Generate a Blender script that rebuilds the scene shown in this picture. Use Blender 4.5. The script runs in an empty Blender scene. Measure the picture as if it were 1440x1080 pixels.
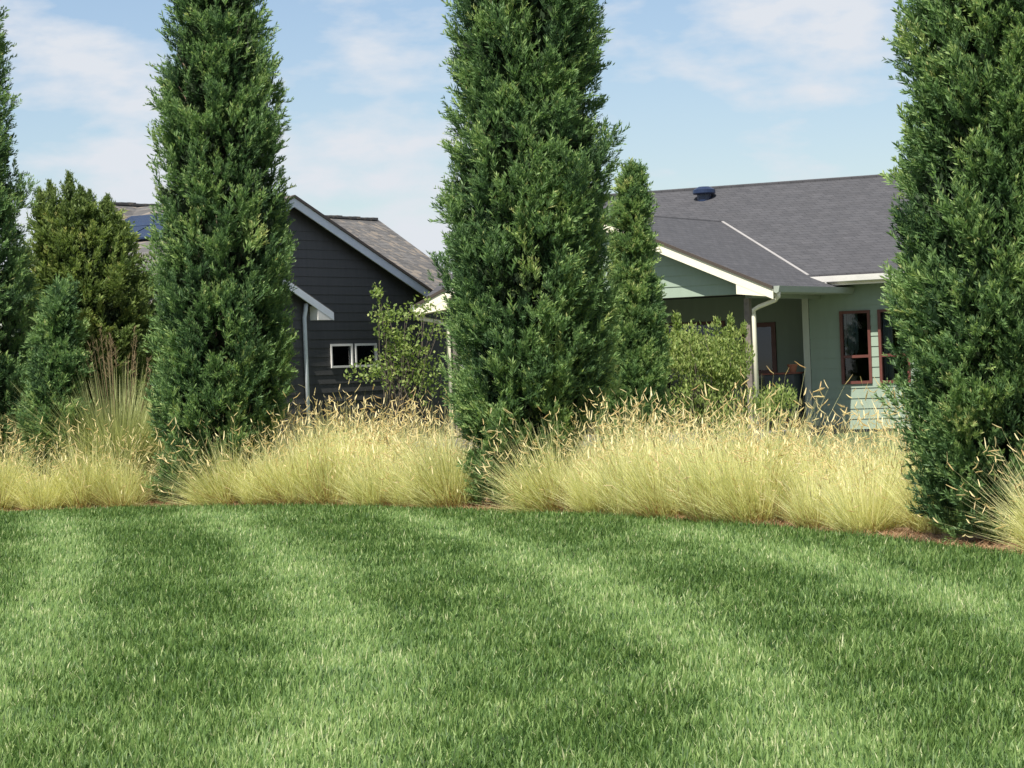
import bpy, math, random
import numpy as np
R = math.radians
rng = np.random.default_rng(7); random.seed(7)
col = bpy.context.scene.collection
F, ROLL, HZ, EYE = 3850.0, .04, 20.0, 1.6

# ------------------------------------------------------------ photo measurements -> metres
def ray(px, py):
    x, y = px-720, 540-py
    return ((x*math.cos(ROLL)+y*math.sin(ROLL))/F, (-x*math.sin(ROLL)+y*math.cos(ROLL)-HZ)/F)
def P(px, py, d):
    a, b = ray(px, py); return (a*d, d, EYE+b*d)

# ------------------------------------------------------------ object helpers
def link(o, parent=None):
    col.objects.link(o)
    if parent is not None: o.parent = parent
    return o
def tag(o, label=None, cat=None, group=None, kind=None):
    for k, v in (('label', label), ('category', cat), ('group', group), ('kind', kind)):
        if v: o[k] = v
    return o
def empty(name, loc, rz=0):
    o = link(bpy.data.objects.new(name, None)); o.location = loc; o.rotation_euler = (0, 0, rz); o.empty_display_size = .2
    return o
class MB:
    def __init__(s): s.v = []; s.f = []
    def poly(s, pts):
        n = len(s.v); s.v += [tuple(p) for p in pts]; s.f.append(tuple(range(n, n+len(pts))))
    def box(s, x0, x1, y0, y1, z0, z1):
        n = len(s.v)
        s.v += [(x0,y0,z0),(x1,y0,z0),(x1,y1,z0),(x0,y1,z0),(x0,y0,z1),(x1,y0,z1),(x1,y1,z1),(x0,y1,z1)]
        s.f += [tuple(n+i for i in q) for q in ((0,3,2,1),(4,5,6,7),(0,1,5,4),(1,2,6,5),(2,3,7,6),(3,0,4,7))]
    def slab(s, top, vec):
        """prism: polygon 'top' and the same polygon shifted by vec"""
        n = len(s.v); k = len(top)
        s.v += [tuple(p) for p in top] + [tuple(p[i]+vec[i] for i in range(3)) for p in top]
        s.f.append(tuple(n+i for i in range(k))); s.f.append(tuple(n+k+i for i in reversed(range(k))))
        for i in range(k):
            j = (i+1) % k; s.f.append((n+i, n+k+i, n+k+j, n+j))
    def tube(s, pts, rad, n=8, sq=False):
        pts = [np.array(p, float) for p in pts]
        if not hasattr(rad, '__len__'): rad = [rad]*len(pts)
        base = len(s.v)
        for i, p in enumerate(pts):
            t = pts[min(i+1, len(pts)-1)]-pts[max(i-1, 0)]; t /= np.linalg.norm(t)+1e-9
            a = np.cross(t, (0, 0, 1.) if abs(t[2]) < .9 else (0, 1., 0)); a /= np.linalg.norm(a); b = np.cross(t, a)
            for k in range(n):
                w = 2*math.pi*(k+.5)/n; s.v.append(tuple(p+(a*math.cos(w)+b*math.sin(w))*rad[i]))
        for i in range(len(pts)-1):
            for k in range(n):
                q = base+i*n; s.f.append((q+k, q+(k+1)%n, q+n+(k+1)%n, q+n+k))
        s.f.append(tuple(base+k for k in reversed(range(n)))); e = base+(len(pts)-1)*n; s.f.append(tuple(e+k for k in range(n)))
    def build(s, name, mat, parent=None, smooth=False, bevel=0):
        me = bpy.data.meshes.new(name); me.from_pydata(s.v, [], s.f); me.materials.append(mat); me.update()
        if smooth: me.shade_smooth()
        o = link(bpy.data.objects.new(name, me), parent)
        if bevel:
            m = o.modifiers.new('bevel', 'BEVEL'); m.width = bevel; m.segments = 2; m.limit_method = 'ANGLE'
        return o
def quads(name, V, tint, mat, parent=None, attr2=None, mesh_only=False):
    """V: (n,4,3) array of quads; tint: per quad value in 0..1"""
    n = len(V); me = bpy.data.meshes.new(name)
    me.vertices.add(n*4); me.vertices.foreach_set('co', np.ascontiguousarray(V, dtype=np.float32).ravel())
    me.loops.add(n*4); me.loops.foreach_set('vertex_index', np.arange(n*4, dtype=np.int32))
    me.polygons.add(n); me.polygons.foreach_set('loop_start', np.arange(0, n*4, 4, dtype=np.int32))
    me.update(calc_edges=True)
    a = me.attributes.new('tint', 'FLOAT', 'FACE'); a.data.foreach_set('value', np.asarray(tint, dtype=np.float32))
    if attr2 is not None:
        a = me.attributes.new('tone', 'FLOAT', 'FACE'); a.data.foreach_set('value', np.asarray(attr2, dtype=np.float32))
    me.materials.append(mat)
    if mesh_only: return me
    return link(bpy.data.objects.new(name, me), parent)

# ------------------------------------------------------------ materials
def newmat(name):
    m = bpy.data.materials.new(name); m.use_nodes = True; nt = m.node_tree
    return m, nt, nt.nodes['Principled BSDF'], nt.nodes['Material Output']
def N(nt, t, **kw):
    n = nt.nodes.new(t)
    for k, v in kw.items():
        if k.startswith('i_'): n.inputs[k[2:]].default_value = v
        else: setattr(n, k, v)
    return n
def ramp(nt, fac, stops):
    r = nt.nodes.new('ShaderNodeValToRGB'); e = r.color_ramp.elements
    while len(e) < len(stops): e.new(.5)
    for i, (p, c) in enumerate(stops): e[i].position = p; e[i].color = (*c, 1)
    nt.links.new(fac, r.inputs['Fac']); return r.outputs['Color']
def plain(name, c, rough=.6, metal=0, noise=.08, scale=6, bump=0, spec=.5):
    m, nt, b, o = newmat(name)
    tc = N(nt, 'ShaderNodeTexCoord'); nz = N(nt, 'ShaderNodeTexNoise'); nz.inputs['Scale'].default_value = scale; nz.inputs['Detail'].default_value = 6
    mpp = N(nt, 'ShaderNodeMapping'); mpp.inputs['Scale'].default_value = (4, 4, .7) if 'siding' in name else (1, 1, 1)
    nt.links.new(tc.outputs['Object'], mpp.inputs[0]); nt.links.new(mpp.outputs[0], nz.inputs['Vector'])
    lo = tuple(x*(1-noise) for x in c); hi = tuple(min(1, x*(1+noise)) for x in c)
    nt.links.new(ramp(nt, nz.outputs['Fac'], [(.3, lo), (.7, hi)]), b.inputs['Base Color'])
    b.inputs['Roughness'].default_value = rough; b.inputs['Metallic'].default_value = metal; b.inputs['Specular IOR Level'].default_value = spec
    if bump:
        bp = N(nt, 'ShaderNodeBump'); bp.inputs['Strength'].default_value = bump; bp.inputs['Distance'].default_value = .02
        nt.links.new(nz.outputs['Fac'], bp.inputs['Height']); nt.links.new(bp.outputs['Normal'], b.inputs['Normal'])
    return m
def leafy(name, stops, trans=.3, tcol=None, rough=.55, nscale=1.2, namp=.35, spec=.3, objvar=0):
    """leaf material: colour from the face attribute 'tint' plus a soft noise; part translucent"""
    m, nt, b, o = newmat(name)
    at = N(nt, 'ShaderNodeAttribute'); at.attribute_name = 'tint'
    tc = N(nt, 'ShaderNodeTexCoord'); nz = N(nt, 'ShaderNodeTexNoise'); nz.inputs['Scale'].default_value = nscale; nz.inputs['Detail'].default_value = 3
    nt.links.new(tc.outputs['Object'], nz.inputs['Vector'])
    mm = N(nt, 'ShaderNodeMath', operation='MULTIPLY_ADD'); mm.inputs[1].default_value = namp; mm.inputs[2].default_value = -namp*.5
    nt.links.new(nz.outputs['Fac'], mm.inputs[0])
    ad = N(nt, 'ShaderNodeMath', operation='ADD'); nt.links.new(mm.outputs[0], ad.inputs[0]); nt.links.new(at.outputs['Fac'], ad.inputs[1])
    fac = ad.outputs[0]
    if objvar:
        oi = N(nt, 'ShaderNodeObjectInfo'); q = N(nt, 'ShaderNodeMath', operation='MULTIPLY_ADD'); q.inputs[1].default_value = objvar; q.inputs[2].default_value = -objvar/2
        nt.links.new(oi.outputs['Random'], q.inputs[0]); a2 = N(nt, 'ShaderNodeMath', operation='ADD')
        nt.links.new(q.outputs[0], a2.inputs[0]); nt.links.new(fac, a2.inputs[1]); fac = a2.outputs[0]
    c = ramp(nt, fac, stops)
    nt.links.new(c, b.inputs['Base Color']); b.inputs['Roughness'].default_value = rough; b.inputs['Specular IOR Level'].default_value = spec
    tr = N(nt, 'ShaderNodeBsdfTranslucent'); mix = N(nt, 'ShaderNodeMixShader'); mix.inputs[0].default_value = trans
    hs = N(nt, 'ShaderNodeHueSaturation'); hs.inputs['Saturation'].default_value = 1.15; hs.inputs['Value'].default_value = 1.25
    nt.links.new(c, hs.inputs['Color']); nt.links.new(hs.outputs['Color'], tr.inputs['Color'])
    nt.links.new(b.outputs[0], mix.inputs[1]); nt.links.new(tr.outputs[0], mix.inputs[2]); nt.links.new(mix.outputs[0], o.inputs['Surface'])
    return m
def shingle(name, base, var, weather=0.0, k=2.5, patches=None):
    """asphalt shingles: staggered tabs with individual tones, laid in courses by height"""
    m, nt, b, o = newmat(name)
    tc = N(nt, 'ShaderNodeTexCoord'); sp = N(nt, 'ShaderNodeSeparateXYZ'); nt.links.new(tc.outputs['Object'], sp.inputs[0])
    ad = N(nt, 'ShaderNodeMath', operation='ADD'); nt.links.new(sp.outputs['X'], ad.inputs[0]); nt.links.new(sp.outputs['Y'], ad.inputs[1])
    zz = N(nt, 'ShaderNodeMath', operation='MULTIPLY'); zz.inputs[1].default_value = k; nt.links.new(sp.outputs['Z'], zz.inputs[0])
    cb = N(nt, 'ShaderNodeCombineXYZ'); nt.links.new(ad.outputs[0], cb.inputs[0]); nt.links.new(zz.outputs[0], cb.inputs[1])
    br = N(nt, 'ShaderNodeTexBrick'); nt.links.new(cb.outputs[0], br.inputs['Vector'])
    br.inputs['Scale'].default_value = 1; br.inputs['Brick Width'].default_value = .3; br.inputs['Row Height'].default_value = .145
    br.inputs['Mortar Size'].default_value = .008; br.inputs['Mortar Smooth'].default_value = .3; br.inputs['Bias'].default_value = -.1
    br.offset = .5; br.inputs['Color1'].default_value = (*[x*(1-var) for x in base], 1); br.inputs['Color2'].default_value = (*[x*(1+var) for x in base], 1)
    br.inputs['Mortar'].default_value = (*[x*.55 for x in base], 1)
    nz = N(nt, 'ShaderNodeTexNoise'); nz.inputs['Scale'].default_value = 3.2; nz.inputs['Detail'].default_value = 7; nz.inputs['Roughness'].default_value = .7
    nt.links.new(cb.outputs[0], nz.inputs['Vector'])
    mx = N(nt, 'ShaderNodeMix', data_type='RGBA', blend_type='MULTIPLY'); mx.inputs['Factor'].default_value = 1
    nt.links.new(br.outputs['Color'], mx.inputs['A']); nt.links.new(ramp(nt, nz.outputs['Fac'], [(.3, (.78, .78, .8)), (.7, (1.2, 1.17, 1.15))]), mx.inputs['B'])
    outc = mx.outputs['Result']
    if patches:
        vo = N(nt, 'ShaderNodeTexVoronoi'); vo.inputs['Scale'].default_value = 8; nt.links.new(cb.outputs[0], vo.inputs['Vector'])
        n2 = N(nt, 'ShaderNodeTexNoise'); n2.inputs['Scale'].default_value = 2.2; n2.inputs['Detail'].default_value = 5; nt.links.new(cb.outputs[0], n2.inputs['Vector'])
        sp2 = N(nt, 'ShaderNodeSeparateColor'); nt.links.new(vo.outputs['Color'], sp2.inputs[0])
        mu = N(nt, 'ShaderNodeMath', operation='MULTIPLY'); nt.links.new(sp2.outputs[0], mu.inputs[0]); nt.links.new(n2.outputs['Fac'], mu.inputs[1])
        m2 = N(nt, 'ShaderNodeMix', data_type='RGBA'); 
        nt.links.new(ramp(nt, mu.outputs[0], [(.34, (0, 0, 0)), (.44, (1, 1, 1))]), m2.inputs['Factor'])
        nt.links.new(outc, m2.inputs['A']); m2.inputs['B'].default_value = (*patches, 1); outc = m2.outputs['Result']
    nt.links.new(outc, b.inputs['Base Color']); b.inputs['Roughness'].default_value = .9
    bp = N(nt, 'ShaderNodeBump'); bp.inputs['Strength'].default_value = .6; bp.inputs['Distance'].default_value = .01
    nt.links.new(br.outputs['Fac'], bp.inputs['Height']); bp.invert = True; nt.links.new(bp.outputs['Normal'], b.inputs['Normal'])
    return m

M = {}
M['siding_green'] = plain('sage_siding_paint', (.27, .335, .26), .6, noise=.04, scale=2)
M['siding_dark'] = plain('charcoal_siding_paint', (.058, .058, .056), .6, noise=.12, scale=2)
M['cream'] = plain('cream_trim_paint', (.80, .74, .58), .5, noise=.04)
M['white'] = plain('white_gutter_paint', (.78, .75, .70), .4, noise=.05)
M['greytrim'] = plain('pale_grey_trim_paint', (.62, .66, .70), .5, noise=.05)
M['greengutter'] = plain('grey_green_gutter_paint', (.31, .34, .29), .45, noise=.06)
M['greenpost'] = plain('grey_green_corner_board_paint', (.50, .53, .44), .5, noise=.05)
M['redframe'] = plain('oxblood_window_frame_paint', (.125, .042, .032), .45, noise=.15)
M['brownpost'] = plain('weathered_timber', (.17, .14, .12), .8, noise=.25, scale=14)
M['darkedge'] = plain('roof_edge_metal', (.06, .045, .035), .6)
M['soffit'] = plain('soffit_boards', (.42, .44, .38), .7)
M['dark'] = plain('dark_interior', (.035, .04, .045), .9)
M['beige'] = plain('beige_wall', (.42, .38, .31), .8)
M['concrete'] = plain('patio_concrete', (.15, .14, .13), .9, noise=.12, bump=.3)
M['flash'] = plain('galvanised_flashing', (.36, .34, .32), .5, metal=.2)
M['curtain'] = plain('curtain_cloth', (.62, .66, .66), .9)
M['blind'] = plain('grey_green_blind', (.10, .145, .14), .8)
M['blueblack'] = plain('blue_black_plastic', (.012, .022, .055), .28, noise=.15)
M['panel'] = plain('solar_cell_glass', (.008, .018, .045), .22, noise=.3, scale=3)
M['darkbody'] = plain('dark_cabinet_paint', (.045, .055, .06), .5)
M['terracotta'] = plain('terracotta', (.36, .14, .08), .8)
M['redwood'] = plain('red_brown_wood', (.22, .075, .05), .6, noise=.2, scale=12)
M['bark'] = plain('juniper_bark', (.13, .09, .06), .95, noise=.35, scale=18, bump=.6)
M['twig'] = plain('grey_brown_twigs', (.085, .07, .05), .9, noise=.25, scale=12)
M['roof_grey'] = shingle('charcoal_asphalt_shingles', (.056, .056, .061), .10, k=2.38)
M['roof_brown'] = shingle('weathered_brown_shingles', (.108, .104, .100), .22, k=1.72, patches=(.19, .16, .13))
def glass(name, tint=(.02, .03, .035)):
    m, nt, b, o = newmat(name)
    tr = N(nt, 'ShaderNodeBsdfTransparent'); tr.inputs[0].default_value = (.55, .6, .6, 1)
    gl = N(nt, 'ShaderNodeBsdfGlossy'); gl.inputs['Roughness'].default_value = .02; gl.inputs['Color'].default_value = (.9, .95, 1, 1)
    fr = N(nt, 'ShaderNodeFresnel'); fr.inputs['IOR'].default_value = 1.5
    mx = N(nt, 'ShaderNodeMixShader'); nt.links.new(fr.outputs[0], mx.inputs[0]); nt.links.new(tr.outputs[0], mx.inputs[1]); nt.links.new(gl.outputs[0], mx.inputs[2])
    nt.links.new(mx.outputs[0], o.inputs['Surface']); return m
M['glass'] = glass('window_glass')

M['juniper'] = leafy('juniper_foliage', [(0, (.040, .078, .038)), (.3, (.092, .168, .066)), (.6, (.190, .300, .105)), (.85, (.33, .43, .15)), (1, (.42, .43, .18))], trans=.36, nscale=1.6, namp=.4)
M['juniper_yellow'] = leafy('yellow_green_juniper_foliage', [(0, (.034, .058, .020)), (.3, (.085, .135, .040)), (.6, (.17, .235, .068)), (.85, (.27, .34, .10)), (1, (.40, .40, .15))], trans=.36, nscale=1.6, namp=.4)
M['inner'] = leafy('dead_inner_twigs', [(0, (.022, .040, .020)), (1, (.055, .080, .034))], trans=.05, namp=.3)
M['shrubleaf'] = leafy('broad_shrub_leaves', [(0, (.07, .115, .028)), (.5, (.21, .29, .075)), (1, (.44, .48, .17))], trans=.42, namp=.3)
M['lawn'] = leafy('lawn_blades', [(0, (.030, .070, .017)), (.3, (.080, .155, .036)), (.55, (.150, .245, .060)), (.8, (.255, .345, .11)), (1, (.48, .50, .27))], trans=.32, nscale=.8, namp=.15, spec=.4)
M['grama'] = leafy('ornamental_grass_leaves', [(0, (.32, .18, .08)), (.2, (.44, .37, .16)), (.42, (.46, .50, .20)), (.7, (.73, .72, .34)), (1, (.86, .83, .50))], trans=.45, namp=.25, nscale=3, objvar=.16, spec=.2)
M['heads'] = leafy('ornamental_grass_seed_heads', [(0, (.46, .30, .13)), (.5, (.74, .62, .33)), (1, (.86, .80, .52))], trans=.35, namp=.2, nscale=4, objvar=.1, spec=.2)
M['tallgrass'] = leafy('tall_grass_leaves', [(0, (.08, .13, .04)), (.5, (.24, .31, .11)), (1, (.46, .48, .22))], trans=.35, namp=.2)
M['plume'] = leafy('red_brown_plumes', [(0, (.12, .085, .045)), (1, (.30, .23, .13))], trans=.3, namp=.2)
M['litter'] = leafy('dead_grass_litter', [(0, (.16, .08, .04)), (.5, (.33, .19, .095)), (1, (.56, .42, .26))], trans=.1, namp=.2)

def groundmat(name, stops, scale, bump=.4, detail=8):
    m, nt, b, o = newmat(name)
    tc = N(nt, 'ShaderNodeTexCoord'); nz = N(nt, 'ShaderNodeTexNoise'); nz.inputs['Scale'].default_value = scale; nz.inputs['Detail'].default_value = detail; nz.inputs['Roughness'].default_value = .7
    nt.links.new(tc.outputs['Object'], nz.inputs['Vector']); nt.links.new(ramp(nt, nz.outputs['Fac'], stops), b.inputs['Base Color'])
    b.inputs['Roughness'].default_value = .95
    bp = N(nt, 'ShaderNodeBump'); bp.inputs['Strength'].default_value = bump; bp.inputs['Distance'].default_value = .03
    nt.links.new(nz.outputs['Fac'], bp.inputs['Height']); nt.links.new(bp.outputs['Normal'], b.inputs['Normal'])
    return m
M['soil'] = groundmat('lawn_soil', [(.3, (.02, .035, .012)), (.7, (.045, .075, .022))], 9)
M['mulch'] = groundmat('bed_mulch', [(.3, (.14, .075, .04)), (.55, (.30, .19, .12)), (.75, (.50, .38, .27))], 22, 1)
M['rough'] = groundmat('rough_ground', [(.3, (.04, .065, .02)), (.6, (.07, .09, .03)), (.8, (.11, .11, .05))], 1.2)

# ------------------------------------------------------------ setting: ground
# lawn edge curve in world metres
EDGE = [(-16, 36.4), (-9, 35.9), (-6.72, 35.6), (-4.56, 35.35), (-2.4, 33.9), (-.22, 31.1), (.9, 29.3), (1.92, 27.1), (2.65, 25.5), (3.22, 23.8), (3.89, 21.1), (4.7, 18.2), (6, 14.5), (9, 8), (14, 0)]
EX = np.array([e[0] for e in EDGE]); EY = np.array([e[1] for e in EDGE])
def edge_y(x): return np.interp(x, EX, EY)
mb = MB(); mb.poly([(-500, -60, -.012), (500, -60, -.012), (500, 700, -.012), (-500, 700, -.012)])
tag(mb.build('ground', M['rough']), kind='structure')
mb = MB()
xs = np.linspace(-16, 14, 91)
for a, b_ in zip(xs[:-1], xs[1:]): mb.poly([(a, -8, -.004), (b_, -8, -.004), (b_, float(edge_y(b_)), -.004), (a, float(edge_y(a)), -.004)])
tag(mb.build('lawn_ground', M['soil']), kind='structure')
mb = MB()
for a, b_ in zip(xs[:-1], xs[1:]):
    ya, yb = float(edge_y(a)), float(edge_y(b_))
    mb.poly([(a, ya, .0), (b_, yb, .0), (b_, yb+9, .0), (a, ya+9, .0)])
tag(mb.build('bed_ground', M['mulch']), kind='structure')

# ------------------------------------------------------------ blades
def vnoise(x, y, s, seed=0):
    """cheap smooth value noise"""
    r = np.random.default_rng(seed); G = r.random((64, 64))
    u = x/s+1000.3; v = y/s+1000.7; i = np.floor(u).astype(int); j = np.floor(v).astype(int); fu = u-i; fv = v-j
    fu = fu*fu*(3-2*fu); fv = fv*fv*(3-2*fv)
    g = lambda a, b: G[a % 64, b % 64]
    return (g(i, j)*(1-fu)+g(i+1, j)*fu)*(1-fv)+(g(i, j+1)*(1-fu)+g(i+1, j+1)*fu)*fv
def unit(v): return v/(np.linalg.norm(v, axis=-1, keepdims=True)+1e-9)
def blades(base, dirs, length, width, droop, seg=2, face=None):
    """ribbons: (n,seg,4,3) quads. base (n,3), dirs (n,3) unit, droop (n,) metres of fall added at the tip (along dir's horizontal)"""
    n = len(base); ang = rng.random(n)*math.pi*2 if face is None else face
    side = np.stack([np.cos(ang), np.sin(ang), np.zeros(n)], 1)
    hd = dirs*np.array([1, 1, 0]); hd = unit(hd+1e-6)
    rows = []
    for k in range(seg+1):
        t = k/seg
        p = base+dirs*(length*t)[:, None]+hd*(droop*.6*t*t)[:, None]+np.array([0, 0, -1.])*(droop*t*t)[:, None]
        w = width*(1-t**1.8*.92)*.5
        rows.append((p-side*w[:, None], p+side*w[:, None]))
    Q = np.stack([np.stack([rows[k][0], rows[k][1], rows[k+1][1], rows[k+1][0]], 1) for k in range(seg)], 1)
    return Q

# lawn: mown bands come from blade lean, their light and dark also painted into the tint
def lawn():
    bs = []
    for d0, d1, dens in ((9.6, 13, 3400), (13, 17, 2700), (17, 22, 2000), (22, 28, 1500), (28, 36.5, 1200)):
        wmax = .2*d1+3.4; n = int((d1-d0)*2*wmax*dens)
        x = (rng.random(n)*2-1)*wmax; y = d0+rng.random(n)*(d1-d0)
        ok = (x > -.2*y-1.3) & (x < .2*y+3.2) & (y < edge_y(x)-.03+.12*vnoise(x, y*0, .5, 5)+.12*vnoise(x, y*0, .13, 6)); bs.append(np.stack([x[ok], y[ok]], 1))
    b = np.concatenate(bs); x, y = b[:, 0], b[:, 1]; n = len(b)
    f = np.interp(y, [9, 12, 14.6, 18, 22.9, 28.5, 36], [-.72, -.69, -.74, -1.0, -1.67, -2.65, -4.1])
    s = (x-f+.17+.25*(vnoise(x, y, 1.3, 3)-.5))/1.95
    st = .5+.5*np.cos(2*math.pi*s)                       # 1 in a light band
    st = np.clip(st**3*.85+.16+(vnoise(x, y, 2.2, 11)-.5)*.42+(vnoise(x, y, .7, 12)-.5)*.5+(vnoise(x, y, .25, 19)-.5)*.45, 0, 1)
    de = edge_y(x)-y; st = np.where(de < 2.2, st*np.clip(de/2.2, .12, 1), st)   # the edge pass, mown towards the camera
    lean = (st-.22)*.58                                  # + away from the camera, - towards it
    dx = rng.normal(0, .2, n)+.04; dy = lean+rng.normal(0, .24, n); D = unit(np.stack([dx, dy, np.ones(n)], 1))
    far = np.clip((y-10)/24, 0, 1)
    L = (.046+.05*rng.random(n)**1.8)*(.85+.4*vnoise(x, y, .22, 14))*(1+.15*vnoise(x, y, .5, 4)); L *= .88; W = (.0058+.006*rng.random(n)**2)*(1+.6*far)
    base = np.stack([x, y, np.full(n, -.004)], 1)
    Q = blades(base, D, L, W, L*rng.random(n)*.45, 2)
    t = .46+.13*(st-.5)+rng.normal(0, .16, n)+.22*(vnoise(x, y, .09, 8)-.5)+.14*(vnoise(x, y, .55, 9)-.5)  # band term paints the lighter and darker look of leaning blades into their colour
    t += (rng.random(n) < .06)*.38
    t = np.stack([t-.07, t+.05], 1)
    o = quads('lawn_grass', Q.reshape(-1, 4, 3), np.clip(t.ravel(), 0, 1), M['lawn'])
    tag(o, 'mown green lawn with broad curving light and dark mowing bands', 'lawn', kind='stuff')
lawn()

# ------------------------------------------------------------ junipers
def spray_protos(k=7, L=.2, nleaf=18, w=.011):
    out = []
    for i in range(k):
        qs = []
        bend = rng.normal(0, .25, 2)
        for j in range(nleaf):
            t = (j+.5)/nleaf; p = np.array([bend[0]*t*t*L, bend[1]*t*t*L, t*L])
            a = rng.random()*6.283; el = .42+.3*rng.random(); ll = L*(.52-.24*t)*(.7+.6*rng.random())
            d = np.array([math.cos(a)*math.sin(el), math.sin(a)*math.sin(el), math.cos(el)])
            sd = np.cross(d, rng.normal(0, 1, 3)); sd /= np.linalg.norm(sd); ww = w*(.7+.6*rng.random())
            e = p+d*ll; m = p+d*ll*.5
            qs.append([p, m-sd*ww, e, m+sd*ww])
        out.append(np.array(qs))
    return out
def frames(D):
    """rotation matrices taking +z to D with a random spin"""
    n = len(D); r = unit(rng.normal(0, 1, (n, 3))); X = unit(np.cross(D, r)); Y = np.cross(D, X)
    return np.stack([X, Y, D], 2)
def place(protos, pos, D, scale, tone):
    """instances of spray prototypes -> quads and tints"""
    Qs, Ts = [], []; idx = rng.integers(0, len(protos), len(pos)); Rm = frames(D)
    for i, pr in enumerate(protos):
        s = idx == i
        if not s.any(): continue
        q = np.einsum('nij,kvj->nkvi', Rm[s], pr)*scale[s][:, None, None, None]+pos[s][:, None, None, :]
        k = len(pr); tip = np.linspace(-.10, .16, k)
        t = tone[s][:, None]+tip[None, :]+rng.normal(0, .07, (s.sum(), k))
        Qs.append(q.reshape(-1, 4, 3)); Ts.append(t.ravel())
    return np.concatenate(Qs), np.concatenate(Ts)
def juniper(name, label, cat, prof, d, nb, spr, mat='juniper', group=None, up=1.2, bl=.5, L=.22, rough=.095, zbase=.05, ztop=None, tone0=.42, trunk_r=.11, depth=1.0, w=.0092, spires=0, nleaf=22):
    """prof: rows (image y, left x, right x) of the crown's outline at depth d"""
    pr = []
    for (py, xl, xr) in prof:
        a, b = P(xl, py, d), P(xr, py, d); pr.append((a[2]*.5+b[2]*.5, (a[0]+b[0])/2, abs(b[0]-a[0])/2))
    pr.sort(); Z = np.array([p[0] for p in pr]); CX = np.array([p[1] for p in pr]); RR = np.array([p[2] for p in pr])
    if ztop is not None:   # the part above the photo: tapers to a point
        z1 = Z[-1]; zz = np.linspace(z1, ztop, 9)[1:]; Z = np.append(Z, zz); CX = np.append(CX, np.full(8, CX[-1])); RR = np.append(RR, RR[len(pr)-1]*np.sqrt(np.clip(1-((zz-z1)/(ztop-z1))**1.5, 0.004, 1)))
    z0, z1 = max(Z[0], zbase), Z[-1]
    cum = np.interp(np.linspace(z0, z1, 400), Z, RR+.15); cdf = np.cumsum(cum); cdf /= cdf[-1]
    zb = np.interp(rng.random(nb), cdf, np.linspace(z0, z1, 400)); th = rng.random(nb)*2*math.pi
    r = np.interp(zb, Z, RR); cx = np.interp(zb, Z, CX); lump = (vnoise(th*1.1, zb, .42, 21)-.5)*1.9
    out = np.stack([np.cos(th), np.sin(th)*depth, np.zeros(nb)], 1)
    k = np.clip((r-np.minimum(.185, r*.28)+rough*rng.normal(0, 1, nb)*.8+rough*lump), .03, None)
    tips = np.stack([cx, np.full(nb, d), zb], 1)+out*k[:, None]
    BD = unit(out*(.55+.3*rng.random((nb, 1)))+np.array([0, 0, 1.])*up+rng.normal(0, .16, (nb, 3)))
    blen = bl*(.6+.7*rng.random(nb))*np.clip(r/.5, .35, 1.1)
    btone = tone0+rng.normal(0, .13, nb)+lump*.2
    pos, dirs, sc, tn = [], [], [], []
    for q in range(spr+4):
        t = rng.random(nb)**.75; rad = (.055+.10*(1-np.abs(t-.45)))*np.clip(r/.5, .4, 1)
        off = unit(rng.normal(0, 1, (nb, 3)))*(rad*rng.random(nb)**.5)[:, None]
        pos.append(tips-BD*(blen*(1-t))[:, None]+off); dirs.append(unit(BD*1.0+off/rad[:, None]*.45+rng.normal(0, .2, (nb, 3))))
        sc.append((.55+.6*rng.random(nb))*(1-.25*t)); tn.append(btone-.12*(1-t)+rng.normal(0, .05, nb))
    pos = np.concatenate(pos); dirs = np.concatenate(dirs); sc = np.concatenate(sc); tn = np.concatenate(tn)
    # loose tips that stick out of the outline
    m = int(nb*.5); z2 = rng.uniform(z0+.3, z1-.05, m); t2 = rng.random(m)*6.283
    r2 = np.interp(z2, Z, RR)*.88; o2 = np.stack([np.cos(t2), np.sin(t2)*depth, np.zeros(m)], 1)
    pos = np.concatenate([pos, np.stack([np.interp(z2, Z, CX), np.full(m, d), z2], 1)+o2*r2[:, None]])
    dirs = np.concatenate([dirs, unit(o2*.6+np.array([0, 0, 1.])+rng.normal(0, .2, (m, 3)))]); sc = np.concatenate([sc, .7+.5*rng.random(m)]); tn = np.concatenate([tn, tone0+.1+rng.normal(0, .1, m)])
    ok = pos[:, 2] > .02; pos, dirs, sc, tn = pos[ok], dirs[ok], sc[ok], tn[ok]
    base = (float(np.interp(z0, Z, CX)), d, 0.0)
    pv = np.array(base)
    Q, T = place(spray_protos(6, L, nleaf, w), pos-pv, dirs, sc, tn)
    brown = rng.random(len(T)) < .012
    root = empty(name, base); tag(root, label, cat, group)
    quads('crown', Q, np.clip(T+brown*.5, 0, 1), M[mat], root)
    # dead inner twigs that stop the light
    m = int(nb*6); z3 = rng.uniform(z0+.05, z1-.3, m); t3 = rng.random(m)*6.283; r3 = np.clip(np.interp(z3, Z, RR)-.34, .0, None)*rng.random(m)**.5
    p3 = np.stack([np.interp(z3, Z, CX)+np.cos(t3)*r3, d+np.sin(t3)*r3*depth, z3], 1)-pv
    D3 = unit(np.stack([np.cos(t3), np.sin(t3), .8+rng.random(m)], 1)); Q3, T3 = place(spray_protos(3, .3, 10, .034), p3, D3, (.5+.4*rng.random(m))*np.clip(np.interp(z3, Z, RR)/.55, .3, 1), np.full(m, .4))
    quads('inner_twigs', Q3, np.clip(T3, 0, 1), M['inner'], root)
    mb = MB(); hz = np.linspace(-.03, (z1-.3), 9)
    mb.tube([(float(np.interp(h, Z, CX))-base[0]+.03*math.sin(h*3), .03*math.cos(h*2.3), h) for h in hz], [trunk_r*(1-.9*i/8) for i in range(9)], 9)
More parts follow.
